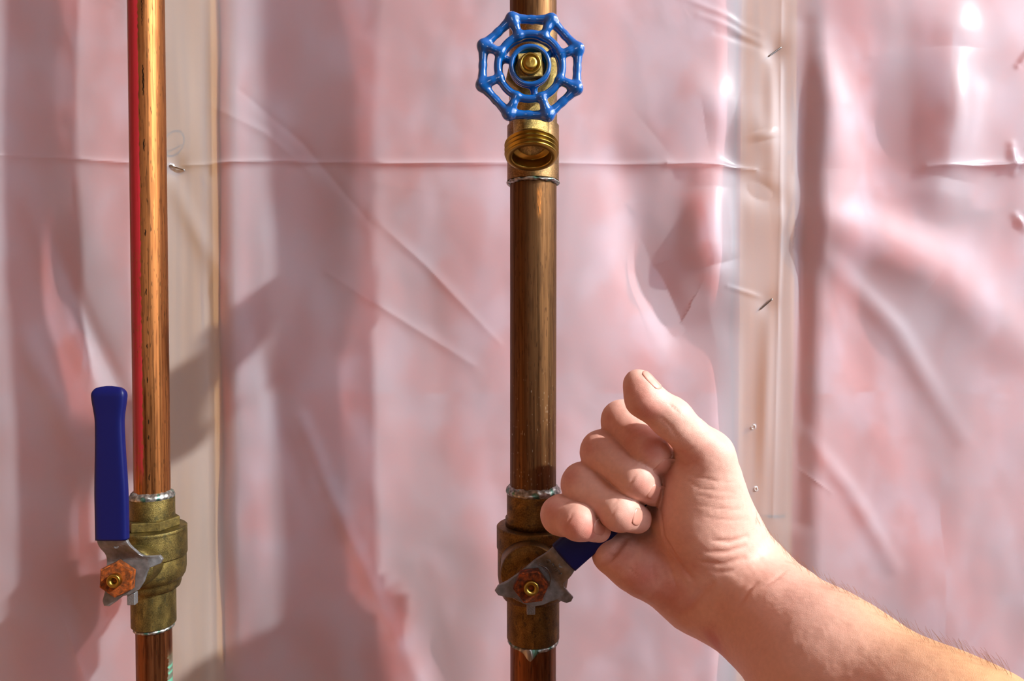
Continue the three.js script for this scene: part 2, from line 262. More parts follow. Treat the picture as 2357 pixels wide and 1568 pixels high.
for (const [a, b, label] of bays) {
  const xs = gridLines(wx(a), wx(b), -0.42, 0.42, 0.003, 0.02), ys = gridLines(0.4, 2.4, 0.98, 1.6, 0.003, 0.03);
  top('insulation_batt', heightMesh(xs, ys, battZ, 3.2), fluffMat, label, 'insulation', 'pink wool batts behind the plastic');
}
const poly = phy({ color: sRGB(230, 234, 246), transmission: 0.68, thickness: 0, roughness: 0.29, specularIntensity: 0.55, ior: 1.5, side: THREE.DoubleSide });
const sheet = top('plastic_sheet', heightMesh(gridLines(-1.0, 1.0, -0.39, 0.39, 0.0012, 0.02), gridLines(0.3, 2.5, 1.02, 1.56, 0.0012, 0.03), sheetZ, 1), poly, 'clear wrinkled plastic vapour sheet stapled over the studs and insulation', 'plastic sheet');

/* staples, each through the sheet into its stud */
const stapleLabel = ['steel staple at the top of the wide stapled stud', 'steel staple halfway down the stud above the hand', 'steel staple beside the thin copper pipe'];
staplesAt.forEach(([a, b, turn], i) => {
  const x = wx(a), y = wy(b), c = new THREE.CatmullRomCurve3([V(-0.0058, 0, -0.006), V(-0.0056, 0, 0.0004), V(-0.0048, 0, 0.0011), V(0.0048, 0, 0.0011), V(0.0056, 0, 0.0004), V(0.0058, 0, -0.006)], false, 'catmullrom', 0.1);
  const m = top('staple', new THREE.TubeGeometry(c, 40, 0.00055, 8), M.steel, stapleLabel[i], 'staple', 'staples in the plastic sheet');
  m.position.set(x, y, sheetZ(x, y)); m.rotation.z = turn;
});

/* torn holes with raised lips in the sheet */
for (const [a, b, tall, turn] of [[1735, 983, 1.5, -0.7], [1742, 1125, 1.2, 0.1], [400, 383, 1.6, 0.9]]) {
  const x = wx(a), y = wy(b), g = wobble(lathe([[0.0007, -0.0004], [0.0008, 0.0002], [0.0010, 0.0005], [0.0014, 0.0002], [0.0020, -0.0003]], 24), (v) => { const q = N2(Math.atan2(v.z, v.x) * 1.5 + a, b); v.y *= 1 + 0.5 * q; v.x *= 1 + 0.25 * q; v.z *= tall; });
  g.rotateX(Math.PI / 2); g.rotateZ(turn); g.translate(x, y, sheetZ(x, y)); part('torn_hole', g, phy({ color: sRGB(232, 230, 228), roughness: 0.4, transmission: 0.3 }), sheet);
}

/* ------------------------------------------------------------------ copper pipes */
function pipeTex(seed, base, tarnish, extra) {            // even copper with drawn grain, small tarnish patches and specks all round
  const bare = new Uint8Array(512 * 2048).fill(242);
  const put = (u, v, k) => { bare[Math.floor(v * 2048 + 0.5) * 512 + Math.floor(u * 512 + 0.5)] = 242 * (1 - clamp(k)); };
  const map = canvasTex(512, 2048, (u, v) => {
    const s2 = ring(u, v, 14, 3.2, seed + 7), bl = ring(u, v, 5, 24, seed + 3), sp = ring(u, v, 9, 60, seed + 5), f = ring(u, v, 34, 6, seed + 9);
    const k = 1 + 0.10 * s2 + 0.08 * f; let c = base.map((x) => x * k);
    const d = smooth(0.3, 0.7, bl + 0.3 * s2); c = c.map((x, i) => mix(x, tarnish[i], d * 0.5));
    const g = smooth(0.72, 0.86, sp); c = c.map((x, i) => mix(x, [70, 48, 30][i], g * 0.7));
    if (extra) c = extra(u, v, c, s2, f, put);
    return c;
  });
  const rough = canvasTex(256, 1024, (u, v) => { const n = 105 + 34 * ring(u, v, 5, 2, seed + 21) + 26 * ring(u, v, 16, 14, seed + 22); return [n, n, n]; }, false);
  const metal = canvasTex(512, 2048, (u, v, i, j) => { const m = bare[j * 512 + i]; return [m, m, m]; }, false);
  return { map, rough, metal };
}
/* the upper copper's red print: faces a little left of the room, 0 = towards the room */
const az = (u) => { let a = u * 360; if (a > 180) a -= 360; return a; };
const PV = 0.66, PY = 0.98;                                // pipe textures span this height
const thinTex = pipeTex(1, [158, 102, 58], [116, 72, 42], (u, v, c, s2, f, put) => {
  const a = az(u), y = v * PV + PY, e = 1.6 * N2(v * 180, 3), e2 = 2.2 * N2(v * 130, 8), on = smooth(-43 + e, -41 + e, a) * (1 - smooth(-1 + e2, 1 + e2, a)) * smooth(1.196, 1.215, y + 0.006 * N2(u * 80, v * 50));
  const worn = 1 - 0.75 * smooth(0.15, 0.55, N2(u * 130, v * 260) * 0.6 + 0.5 * N2(u * 40, v * 60)) * smooth(0.1, 0.6, N2(v * 9, 2) + 0.35);
  c = c.map((x, i) => mix(x, [172, 30, 46][i] * (1 + 0.1 * f), on * worn * 0.95));
  put(u, v, on * worn);
  const mk = (y0, y1, a0, w) => { const t = (y - y0) / (y1 - y0); if (t < 0 || t > 1) return; const d = Math.abs(a - a0 - 1.4 * N2(y * 300, a0)); if (d < w * (0.4 + 0.6 * Math.sin(Math.PI * t))) c = c.map((x, i) => mix(x, [30, 22, 16][i], 0.9)); };
  mk(1.486, 1.515, 14, 1.4); mk(1.443, 1.462, 15, 2.4); mk(1.408, 1.416, 15, 2.1); mk(1.355, 1.359, 16, 2.1); mk(1.318, 1.322, 16, 1.8); mk(1.284, 1.287, 17, 1.8); mk(1.262, 1.266, 17, 1.5); mk(1.236, 1.239, 18, 1.5); mk(1.226, 1.229, 18, 1.5); mk(1.2, 1.204, 19, 1.7);
  return c;
});
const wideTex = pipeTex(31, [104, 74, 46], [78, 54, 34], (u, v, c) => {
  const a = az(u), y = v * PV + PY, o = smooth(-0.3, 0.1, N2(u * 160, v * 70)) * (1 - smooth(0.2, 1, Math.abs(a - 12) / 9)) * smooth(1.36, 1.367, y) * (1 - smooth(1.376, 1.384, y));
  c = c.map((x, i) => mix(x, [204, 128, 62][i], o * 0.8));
  const s = smooth(0.88, 0.92, N3(Math.cos(u * 6.283) * 14, Math.sin(u * 6.283) * 14, v * 85)) * (1 - smooth(1.24, 1.29, y)); return c.map((x, i) => mix(x, [196, 188, 170][i], s));
});
const lowTex = pipeTex(57, [122, 76, 46], [84, 48, 30], (u, v, c, s2, f, put) => {
  const a = az(u), y = v * PV + PY, e = N2(v * 70, 1) * 7 + N2(v * 300, 4) * 3, g = smooth(70 + e, 76 + e, a) * (1 - smooth(128, 140, a)) * (1 - smooth(1.075, 1.09, y)), h = g * smooth(-0.2, 0.2, N2(v * 120, 9) + (1.05 - y) * 20);
  put(u, v, g);
  return c.map((x, i) => mix(x, mix([96, 108, 98][i], [92, 178, 152][i], h), g * 0.85));
});
const copperMat = (t, r = 1) => std({ map: t.map, roughnessMap: t.rough, roughness: r, metalnessMap: t.metal, metalness: 1 });
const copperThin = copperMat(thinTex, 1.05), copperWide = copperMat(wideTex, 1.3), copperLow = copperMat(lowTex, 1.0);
function pipeGeo(r, y0, y1, cx, cz) {                      // uv: once round from the back, height in metres; u = 0 faces the room
  const seg = 72, rows = 24, p = [], n = [], uv = [], id = [];
  for (let j = 0; j <= rows; j++) for (let i = 0; i <= seg; i++) { const y = mix(y0, y1, j / rows), a = i / seg * 2 * Math.PI; p.push(r * Math.sin(a), y - y0, r * Math.cos(a)); n.push(Math.sin(a), 0, Math.cos(a)); uv.push(i / seg, (y - PY) / PV); }
  for (let j = 0; j < rows; j++) for (let i = 0; i < seg; i++) { const a = j * (seg + 1) + i; id.push(a, a + 1, a + seg + 2, a, a + seg + 2, a + seg + 1); }
  const g = new THREE.BufferGeometry(); g.setAttribute('position', new THREE.Float32BufferAttribute(p, 3)); g.setAttribute('normal', new THREE.Float32BufferAttribute(n, 3)); g.setAttribute('uv', new THREE.Float32BufferAttribute(uv, 2)); g.setIndex(id); return g;
}
const DL = 0.450, DR = 0.428;
const leftAxis = (py) => P(mix(337, 356, py / 1568), py, DL), rightAxis = (py) => P(1227, py, DR);
const RL = 0.0108, RR = 0.01425;
function pipe(axis, py0, py1, r, mat, label, extend) {
  const a = axis(py1), b = axis(py0), y0 = extend < 0 ? 0.0 : a.y, y1 = extend > 0 ? H : b.y;
  const g = thing('copper_pipe', V(a.x, y0, a.z), label, 'pipe', 'vertical copper water pipes');
  part('tube', pipeGeo(r, y0, y1), mat, g); return g;
}
const solderRing = (r, h, seed, drip = 0) => wobble(lathe([[r - 0.001, -h], [r + 0.0016, -h * 0.95], [r + 0.0027, -h * 0.5], [r + 0.0026, -h * 0.05], [r + 0.0018, h * 0.4], [r + 0.0007, h * 0.8], [r - 0.001, h]], 96), (v) => {
  const a = Math.atan2(v.z, v.x), n = N2(Math.cos(a) * 3 + seed, Math.sin(a) * 3 + v.y * 400), m = N2(Math.cos(a) * 14 + seed, Math.sin(a) * 14); const k = 1 + 0.02 * n + 0.008 * m; v.x *= k; v.z *= k; v.y += 0.0005 * n;
  if (drip && v.y < 0) { const d = Math.exp(-Math.pow((a - 1.72) / 0.22, 2)); v.y -= drip * d; }
});
const pl1 = pipe(leftAxis, -80, 1140, RL, copperThin, 'thin shiny copper pipe with a faded red stripe running into the lever valve', 1);
const pl2 = pipe(leftAxis, 1432, 1700, RL, copperLow, 'short copper pipe with green corrosion leaving the brass valve below', -1);
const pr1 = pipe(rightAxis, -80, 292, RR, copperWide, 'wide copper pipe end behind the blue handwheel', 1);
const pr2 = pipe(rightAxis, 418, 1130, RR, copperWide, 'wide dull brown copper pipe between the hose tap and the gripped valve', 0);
const pr3 = pipe(rightAxis, 1470, 1700, RR, copperLow, 'wide dark copper pipe leaving the bottom of the gripped valve', -1);

/* ------------------------------------------------------------------ ball valves */
const font = await new FontLoader().loadAsync('fonts/droid/droid_sans_bold.typeface.json');
const LS = 1 / 3830;                                       // pixels of the upright lever to metres
const plateShape = new THREE.Shape();
[[-33, 92], [30, 92], [40, 64], [44, 52], [52, 46], [84, 44], [88, 36], [84, 28], [62, 20], [56, 6], [50, -12], [38, -30], [20, -40], [2, -44], [-12, -56], [-28, -67], [-38, -66], [-41, -56], [-35, -34], [-31, 0], [-29, 56]].forEach(([x, y], i) => plateShape[i ? 'lineTo' : 'moveTo'](x * LS, y * LS));
plateShape.closePath();
const leverBend = (y) => 0.008 * smooth(0.010, 0.0235, y) + 0.001 * smooth(0.03, 0.11, y);
function plateGeo() {
  const g = new THREE.ExtrudeGeometry(plateShape, { depth: 0.0016, bevelEnabled: true, bevelSize: 0.0005, bevelThickness: 0.0004, bevelSegments: 2, steps: 1 });
  // cut into strips so that the bend shows: rebuild by subdividing long triangles
  const q = g; const pos = q.attributes.position.array; let tri = [];
  for (let i = 0; i < pos.length; i += 9) tri.push([V(...pos.slice(i, i + 3)), V(...pos.slice(i + 3, i + 6)), V(...pos.slice(i + 6, i + 9))]);
  for (let it = 0; it < 9; it++) { const nx = []; for (const t of tri) { let m = 0, at = 0; for (let e = 0; e < 3; e++) { const l = t[e].distanceTo(t[(e + 1) % 3]); if (l > m) { m = l; at = e; } } if (m < 0.0022) { nx.push(t); continue; } const a = t[at], b = t[(at + 1) % 3], c = t[(at + 2) % 3], h = a.clone().add(b).multiplyScalar(0.5); nx.push([a, h, c], [h, b, c]); } tri = nx; }
  const o = []; const uv = [];
  for (const t of tri) for (const v of t) {
    let z = v.z + leverBend(v.y);
    z += 0.005 * smooth(0.016, 0.026, v.x) * (v.x > 0.014 ? -0.6 : 0);                 // the stop ear turns back to the body
    o.push(v.x, v.y, z); uv.push(v.x * 40, v.y * 40);
  }
  const r = new THREE.BufferGeometry(); r.setAttribute('position', new THREE.Float32BufferAttribute(o, 3)); r.setAttribute('uv', new THREE.Float32BufferAttribute(uv, 2)); r.computeVertexNormals(); return r;
}
function gripGeo() {                                       // vinyl sleeve: rounded section swept up the lever
  const rows = 90, seg = 40, p = [], id = [], y0 = 0.0235, y1 = 0.1145;
  for (let j = 0; j <= rows; j++) {
    const t = j / rows, y = mix(y0, y1, t), end = Math.sqrt(Math.max(0, 1 - Math.pow(smooth(0.925, 1, t) * 0.995, 2))), start = smooth(-0.02, 0.012, t);
    let w = 0.0093 - 0.0014 * smooth(0.25, 0.75, t) + 0.0019 * smooth(0.76, 0.96, t), d = 0.0030 + 0.0004 * smooth(0.8, 0.95, t);
    w *= mix(0.55, 1, Math.pow(end, 0.8)) * mix(0.9, 1, start); d *= mix(0.1, 1, end) * mix(0.8, 1, start);
    if (j === 0) { w *= 0.3; d *= 0.3; } if (j === rows) { w *= 0.3; d *= 0.2; }
    for (let i = 0; i < seg; i++) { const a = i / seg * 2 * Math.PI, c = Math.cos(a), s = Math.sin(a), k = 0.34; p.push(Math.sign(c) * Math.pow(Math.abs(c), k) * w - 0.0006, j === 0 ? mix(y0, y1, 0.002) : y, 0.0008 + leverBend(y) + Math.sign(s) * Math.pow(Math.abs(s), 0.5) * d); }
  }
  for (let j = 0; j < rows; j++) for (let i = 0; i < seg; i++) { const a = j * seg + i, b = j * seg + (i + 1) % seg; id.push(a, b, b + seg, a, b + seg, a + seg); }
  for (const [j, f] of [[0, 1], [rows, 0]]) for (let i = 1; i + 1 < seg; i++) { const a = j * seg; f ? id.push(a, a + i + 1, a + i) : id.push(a, a + i, a + i + 1); }
  const g = new THREE.BufferGeometry(); g.setAttribute('position', new THREE.Float32BufferAttribute(p, 3)); g.setIndex(id); g.computeVertexNormals(); return g;
}
const plateG = plateGeo(), gripG = gripGeo();
const turnZ = (g, z = 0) => { g.rotateX(Math.PI / 2); g.translate(0, 0, z); return g; };    // lathe about y -> about z
function ballValve(axis, y, D, k, brass, label, opt) {
  /* y: pixel heights of the profile; k: radii in metres */
  const base = axis(y.bottom), at = (py) => P(toPx(base.x, base.y, base.z)[0], py, D).y - base.y, g = thing('ball_valve', base, label, 'valve', 'brass lever valves');
  const R = k.socket, G = k.ring;
  const prof = [[R - 0.004, 0], [R - 0.0012, 0], [R, 0.0012], [R, at(y.neck) - 0.001], [R + 0.0006, at(y.neck)], [R + 0.0026, at(y.neck) + 0.0004], [R + 0.0034, at(y.step)], [R + 0.0034, at(y.step) + 0.0022], [R + 0.0046, at(y.step) + 0.0028], [G - 0.0012, at(y.belly)], [G - 0.0006, at(y.belly) + 0.004], [G - 0.0006, at(y.ring0) - 0.0004], [G - 0.0012, at(y.ring0)], [G - 0.0002, at(y.ring0) + 0.0006], [G, at(y.ring0) + 0.0012], [G, at(y.ring1) - 0.0034], [G - 0.0003, at(y.ring1) - 0.003], [G, at(y.ring1) - 0.0026], [G, at(y.ring1) - 0.0008], [G - 0.0008, at(y.ring1)], [R - 0.002, at(y.ring1) + 0.0002]];
  part('body', lathe(prof, 96), brass, g);
  if (opt.hex) { const h = hexPrism(R + 0.0022, at(y.ring1), at(y.hex), 0.0008); h.rotateX(-Math.PI / 2); h.rotateY(opt.hexTurn ?? 0.2); part('hex_collar', h, brass, g); }
  part('upper_socket', lathe([[R - 0.002, at(y.ring1)], [R + (opt.hex ? 0 : 0.0009), at(y.ring1) + 0.0003], [R + (opt.hex ? 0 : 0.0009), at(y.hex)], [R, at(y.hex) + 0.0006], [R, at(y.top) - 0.001], [R - 0.001, at(y.top)], [R - 0.004, at(y.top)]], 96), brass, g);
  const s1 = part('solder_joint', solderRing(k.pipe, 0.0030, opt.seed), M.solder, g); s1.position.y = at(y.top) + 0.001;
  const s2 = part('solder_joint', solderRing(k.pipe - 0.0012, 0.0018, opt.seed + 3, opt.drip ?? 0), M.solder, g); s2.position.y = -0.0006;
  /* stem tower, nut and lever towards the room */
  const hub = new THREE.Group(), n = opt.nut, nutP = P(n[0], n[1], n[2]).sub(base); hub.position.copy(nutP); hub.name = 'lever_mount';
  const back = nutP.z;
  const boss = turnZ(lathe([[0.004, -back], [k.boss, -back], [k.boss, -0.0145], [k.boss - 0.0012, -0.0128], [0.0085, -0.0122], [0.0082, -0.003], [0.004, -0.003]], 64)); boss.translate(nutP.x, nutP.y, nutP.z); part('stem_tower', boss, brass, g);
  const lever = new THREE.Group(); lever.name = 'lever'; lever.position.copy(nutP); lever.rotation.z = opt.turn; g.add(lever);
  const pm = part('lever_plate', plateG, M.zinc, lever); pm.position.z = -0.0022; pm.userData.label = 'bare grey zinc lever plate with stop ears';
  const gm = part('lever_grip', gripG, M.vinyl, lever); gm.position.z = -0.0022; gm.userData.label = 'dark blue vinyl lever sleeve';
  const tg = new TextGeometry('OPEN', { font, size: 0.0032, depth: 0.0006, curveSegments: 3 }); tg.computeBoundingBox(); tg.translate(-tg.boundingBox.max.x / 2, 0, 0);
  const tm = part('stamped_word', tg, M.zinc, lever); tm.position.set(0.0002, 0.0150, -0.0001 + leverBend(0.0150)); tm.rotation.x = 0.70; if (opt.turn === 0) { lever.remove(tm); }
  if (opt.turn !== 0) { const c = new THREE.CatmullRomCurve3([V(-0.0055, 0.0105, 0.0003), V(0, 0.0125, 0.0007), V(0.0052, 0.0100, 0.0003), V(0.0078, 0.0065, 0.0003)]); const am = part('stamped_arrow', new THREE.TubeGeometry(c, 24, 0.00028, 6), M.steel, lever); am.position.z = 0.0000; }
  const hole = turnZ(lathe([[0.0004, 0], [0.0009, 0.0001], [0.0013, 0.00035], [0.0016, 0]], 20)); hole.translate(0.0015, 0.0205, leverBend(0.0205) - 0.0003); part('rivet', hole, M.zinc, lever);
  const nut = hexPrism(k.nut, 0, 0.0052, 0.0009), nc = new THREE.Shape(); nut.rotateZ(opt.nutTurn ?? 0.4); const nm = part('nut', nut, opt.rust, g); nm.position.copy(nutP); nm.userData.label = 'rusty hexagonal nut on the lever';
  const stem = turnZ(lathe([[0.0001, 0.0030], [0.0015, 0.0032], [0.0016, 0.0068], [0.0024, 0.0077], [0.0037, 0.0078], [0.0042, 0.0072], [0.0042, 0.0]], 32)); stem.translate(nutP.x, nutP.y, nutP.z); part('stem', stem, M.brassBright, g);
  if (opt.stop) { const st = new RoundedBoxGeometry(0.0048, 0.0075, 0.004, 3, 0.0006); const q = P(opt.stop[0], opt.stop[1], opt.stop[2]).sub(base); st.translate(q.x, q.y, q.z); part('stop_pin', st, M.zinc, g); }
  return g;
}
ballValve(leftAxis, { bottom: 1438, neck: 1352, step: 1340, belly: 1322, ring0: 1280, ring1: 1212, hex: 1190, top: 1142 }, DL, { socket: 0.0134, ring: 0.0205, pipe: RL, boss: 0.0128, nut: 0.0098 }, M.brassLeft,
  'brass lever valve with upright blue lever on the thin pipe', { hex: true, seed: 4, nut: [277, 1328, DL - 0.040], turn: 0, rust: M.rust, nutTurn: 0.45, stop: [305, 1377, DL - 0.036] });
ballValve(rightAxis, { bottom: 1470, neck: 1372, step: 1358, belly: 1338, ring0: 1262, ring1: 1208, hex: 1190, top: 1130 }, DR, { socket: 0.0163, ring: 0.0226, pipe: RR, boss: 0.0172, nut: 0.0090 }, M.brassRight,
  'brass lever valve on the wide pipe, its lever held by the hand', { hex: false, seed: 14, nut: [1222, 1344, DR - 0.045], turn: -THREE.MathUtils.degToRad(48), rust: M.rustDark, nutTurn: 0.12, drip: 0.0055, stop: [1222, 1398, DR - 0.036] });
/* raised casting letters on the side of the thin pipe's valve */

/* ------------------------------------------------------------------ hose tap with blue handwheel */
const tee = thing('pipe_tee', rightAxis(418), 'smooth copper tee sleeve holding the hose tap', 'pipe fitting');
{
  const h = rightAxis(-30).y - rightAxis(418).y, mid = rightAxis(195).y - rightAxis(418).y, seam = rightAxis(290).y - rightAxis(418).y, R = RR + 0.0016;
  part('sleeve', lathe([[RR - 0.0005, 0], [R - 0.0002, 0], [R, 0.0004], [R, seam - 0.0004], [R - 0.0004, seam - 0.0002], [R - 0.0012, seam], [R - 0.0012, h - 0.025], [RR - 0.0005, h - 0.025]], 72), std({ map: brassTex(9, [132, 104, 68], [108, 92, 62]), roughness: 0.42, metalness: 0.95 }), tee);
  part('branch', turnZ(lathe([[0.0128, 0], [0.0128, 0.024], [0.0138, 0.0245], [0.0138, 0.028], [0.011, 0.028]], 48)), M.brassRough, tee).position.set(0, mid, 0);
  const s = part('solder_joint', solderRing(RR - 0.0006, 0.0016, 33), M.solder, tee); s.position.y = -0.0006;
}
const tapC = P(1222, 192, 0.392);
const tap = thing('hose_tap', tapC, 'brass hose tap with glossy blue star handwheel on the wide pipe', 'tap');
{
  const wheelC = P(1220, 154, 0.362).sub(tapC), outC = P(1223.5, 363, 0.383).sub(tapC), tilt = THREE.MathUtils.degToRad(71), dir = V(0, -Math.sin(tilt), Math.cos(tilt));
  /* body: a cast lump with a neck that runs to the spout */
  const neckTop = outC.clone().addScaledVector(dir, -0.013), caps = [capOf(V(0.001, -0.002, -0.006), 0.0125, V(0.001, -0.001, 0.006), 0.0146), capOf(V(0, -0.004, 0.002), 0.0105, neckTop, 0.0098)];
  const sd = (x, y, z) => smin(cap(x, y, z, caps[0]), cap(x, y, z, caps[1]), 0.006);
  const bg = netMesh(sd, [-0.018, -0.05, -0.022], [0.018, 0.018, 0.03], 0.0008); bg.setAttribute('uv', new THREE.Float32BufferAttribute(Array.from({ length: bg.attributes.position.count * 2 }, (_, i) => bg.attributes.position.array[(i >> 1) * 3 + (i & 1)] * 18), 2));
  part('body', bg, M.brassRough, tap);
  const bonnet = hexPrism(0.0135, 0.008, 0.020, 0.0008); bonnet.rotateZ(0.3); part('bonnet_nut', bonnet, M.brassRough, tap);
  part('packing_nut', turnZ(lathe([[0.003, 0.017], [0.0085, 0.017], [0.0082, 0.024], [0.0065, 0.026], [0.003, 0.026]], 32)), M.brassRough, tap);
  /* threaded spout */
  const prof = [[0.0060, -0.0102], [0.0125, -0.0102]]; for (let k = 0; k < 3; k++) { const y = -0.0088 + k * 0.0026; prof.push([0.0132, y], [0.0147, y + 0.0007], [0.0149, y + 0.0013], [0.0134, y + 0.0022]); }
  prof.push([0.0140, -0.0012], [0.0142, -0.0003], [0.0132, 0], [0.0112, 0], [0.0106, -0.0006], [0.0106, -0.0050], [0.0106, -0.0062], [0.0082, -0.0062], [0.0064, -0.0085], [0.0060, -0.0102]);
  const sg = lathe(prof, 80); const spout = part('threaded_spout', sg, M.brassBright, tap); spout.position.copy(outC); spout.quaternion.setFromUnitVectors(V(0, 1, 0), dir);
  part('spout_bore', lathe([[0.0001, -0.0098], [0.0061, -0.0098]], 32), M.brassBright, spout);
  /* star handwheel: eight horns, rim, spokes, ring and hub poured as one casting */
  const W = [], hornR = 0.0264, rot = THREE.MathUtils.degToRad(20.5), c2 = (a, r, z = 0) => V(Math.cos(a) * r, Math.sin(a) * r, z);
  for (let k = 0; k < 8; k++) {
    const a = rot + k * Math.PI / 4, b = a + Math.PI / 4, m = a + Math.PI / 8, mid = c2(m, hornR * 0.925, -0.0008);
    W.push(capOf(c2(a, hornR, -0.0004), 0.0029, mid, 0.0019), capOf(mid, 0.0019, c2(b, hornR, -0.0004), 0.0029));
    W.push(capOf(c2(a, 0.0168, 0.0008), 0.0024, c2(a, 0.0215, 0.0008), 0.0020), capOf(c2(a, 0.0215, 0.0008), 0.0020, c2(a, hornR, -0.0002), 0.0029));
  }
  for (const d of [280, 35, 160]) { const a = d * Math.PI / 180; W.push(capOf(c2(a, 0.0156, -0.0034), 0.0018, c2(a, 0.0096, -0.001), 0.0020)); }
  const tori = [[0.0166, 0.0004, 0.0021], [0.0158, -0.0030, 0.0017], [0.0096, 0.0022, 0.0013], [0.0092, -0.0008, 0.0017]];
  const wsd = (x, y, z) => { let d = 1; for (const c of W) { const q = cap(x, y, z, c); if (q < d + 0.0022) d = d > 0.5 ? q : smin(d, q, 0.0018); } const R = Math.hypot(x, y); for (const [a, b, c] of tori) d = smin(d, Math.hypot(R - a, z - b) - c, 0.0016); return d; };
  const wg = netMesh(wsd, [-0.031, -0.031, -0.0065], [0.031, 0.031, 0.006], 0.00055);
  const wheel = part('handwheel', wg, M.enamel, tap); wheel.position.copy(wheelC); wheel.userData.label = 'glossy blue enamelled eight-horned handwheel';
  part('wheel_seat', turnZ(lathe([[0.0001, -0.001], [0.0078, -0.001], [0.0078, -0.0035], [0.0001, -0.0035]], 32)), M.brassRough, wheel);
  const sq = new RoundedBoxGeometry(0.0124, 0.0124, 0.004, 3, 0.0008); sq.rotateZ(0.06); const sqm = part('stem_end', sq, M.brassRough, wheel); sqm.position.z = 0.0012;
  part('screw', turnZ(lathe([[0.0001, 0.0066], [0.0022, 0.0065], [0.0032, 0.0061], [0.0037, 0.0054], [0.0038, 0.0047], [0.0041, 0.0047], [0.0043, 0.0055], [0.0052, 0.0055], [0.0056, 0.0050], [0.0057, 0.0022], [0.002, 0.002]], 40)), M.brassBright, wheel);
  part('valve_stem', turnZ(lathe([[0.0001, wheelC.z], [0.0042, wheelC.z], [0.0042, 0.016], [0.0001, 0.016]], 24)), M.brassBright, tap);
}

/* ------------------------------------------------------------------ hand and forearm */
const HD = 0.375;                                          // the grip's plane
const J = (px, py, z, r) => { const D = HD - z / 1000; return { p: P(px, py, D), r: r * D / F }; };
const C = (a, b) => capOf(a.p, a.r, b.p, b.r);
const chain = (...j) => j.slice(1).map((b, i) => C(j[i], b));
const I = { m: J(1545, 985, -26, 46), p: J(1433, 970, 0, 47), d: J(1496, 1040, 18, 42), t: J(1538, 1077, 8, 33) };
const Mi = { m: J(1520, 1062, -30, 46), p: J(1387, 1041, 2, 49), d: J(1463, 1102, 20, 44), t: J(1505, 1132, 9, 34) };
const Ri = { m: J(1490, 1135, -28, 45), p: J(1342, 1115, 2, 48), d: J(1425, 1177, 20, 44), t: J(1466, 1194, 10, 34) };
const Pi = { m: J(1440, 1200, -22, 42), p: J(1291, 1186, 4, 44), d: J(1332, 1203, 18, 40), t: J(1378, 1220, 11, 29) };
const fingers = [I, Mi, Ri, Pi].map((f) => chain(f.m, f.p, f.d, f.t));
const wrist = J(1690, 1345, -4, 108);
const th = { t: J(1469, 884, 30, 34), n: J(1484, 918, 31, 40), i: J(1545, 962, 31, 43), m: J(1633, 1048, 22, 52), c: J(1665, 1240, 2, 84) };
const thumb = [...chain(th.t, th.n, th.i, th.m), C(th.m, th.c)];
const palm = [
  C(J(1572, 1040, 2, 44), J(1605, 1110, 6, 66)), C(J(1592, 1085, 16, 54), J(1590, 1195, 12, 70)),
  C(J(1612, 1118, 15, 78), J(1632, 1225, 8, 100)), C(J(1560, 1190, -2, 60), J(1600, 1290, 0, 90)),
  C(J(1408, 1276, -4, 46), J(1470, 1300, -2, 58)), C(J(1470, 1300, -2, 58), J(1590, 1362, -4, 84)),
  C(J(1545, 990, -28, 46), J(1670, 1300, -14, 70)), C(J(1520, 1062, -30, 46), J(1660, 1310, -14, 70)), C(J(1490, 1135, -28, 45), J(1640, 1330, -12, 70)), C(J(1440, 1205, -20, 42), J(1600, 1360, -10, 66)),
  C(J(1600, 1330, -4, 86), wrist), C(th.c, wrist),
];
const arm = [
  C(J(1655, 1372, -6, 84), J(1860, 1550, 62, 112)), C(J(1712, 1325, -4, 84), J(1930, 1500, 62, 114)), C(wrist, J(1892, 1522, 64, 114)),
  C(J(1860, 1550, 62, 112), J(2130, 1800, 115, 190)), C(J(1930, 1500, 62, 114), J(2240, 1718, 115, 186)), C(J(2195, 1745, 115, 200), J(2900, 2300, 185, 330)),
];
/* the same arm beyond the frame: elbow, upper arm and shoulder, which shade the forearm's lower half */
const elbow = V(0.236, 1.103, 0.362), shoulder = V(0.56, 1.43, 0.485), armEnd = J(2900, 2300, 185, 330);
arm.push(capOf(armEnd.p, armEnd.r, elbow, 0.043), capOf(elbow, 0.043, shoulder, 0.058));
const grp = (x, y, z, list, k) => { let d = cap(x, y, z, list[0]); for (let i = 1; i < list.length; i++) { const q = cap(x, y, z, list[i]); d = smin(d, q, k); } return d; };
const reachOf = (list) => { const b = new THREE.Box3(); for (const c of list) { b.expandByPoint(V(c.ax, c.ay, c.az).addScalar(c.ra)); b.expandByPoint(V(c.ax, c.ay, c.az).addScalar(-c.ra)); b.expandByPoint(V(c.bx, c.by, c.bz).addScalar(c.rb)); b.expandByPoint(V(c.bx, c.by, c.bz).addScalar(-c.rb)); } const s = b.getBoundingSphere(new THREE.Sphere()); return [s.center.x, s.center.y, s.center.z, s.radius]; };
const fingerBall = fingers.map(reachOf);
function handBase(x, y, z) {
  let d = smin(grp(x, y, z, palm, 0.010), grp(x, y, z, arm, 0.014), 0.014);
  d = smin(d, grp(x, y, z, thumb, 0.006), 0.009);
  for (let k = 0; k < 4; k++) {
    const b = fingerBall[k], far = Math.hypot(x - b[0], y - b[1], z - b[2]) - b[3];
    if (far > d + 0.004 && far > 0.002) continue;
    d = smin(d, grp(x, y, z, fingers[k], 0.0035), 0.0009);
  }
  return d;
}
function onHand(px, py) { const d = ray(px, py).normalize(); let t = 0.14; for (let k = 0; k < 160; k++) { const q = EYE.clone().addScaledVector(d, t), s = handBase(q.x, q.y, q.z); if (s < 0.00008) return q; t += s * 0.8; if (t > 0.6) break; } return null; }
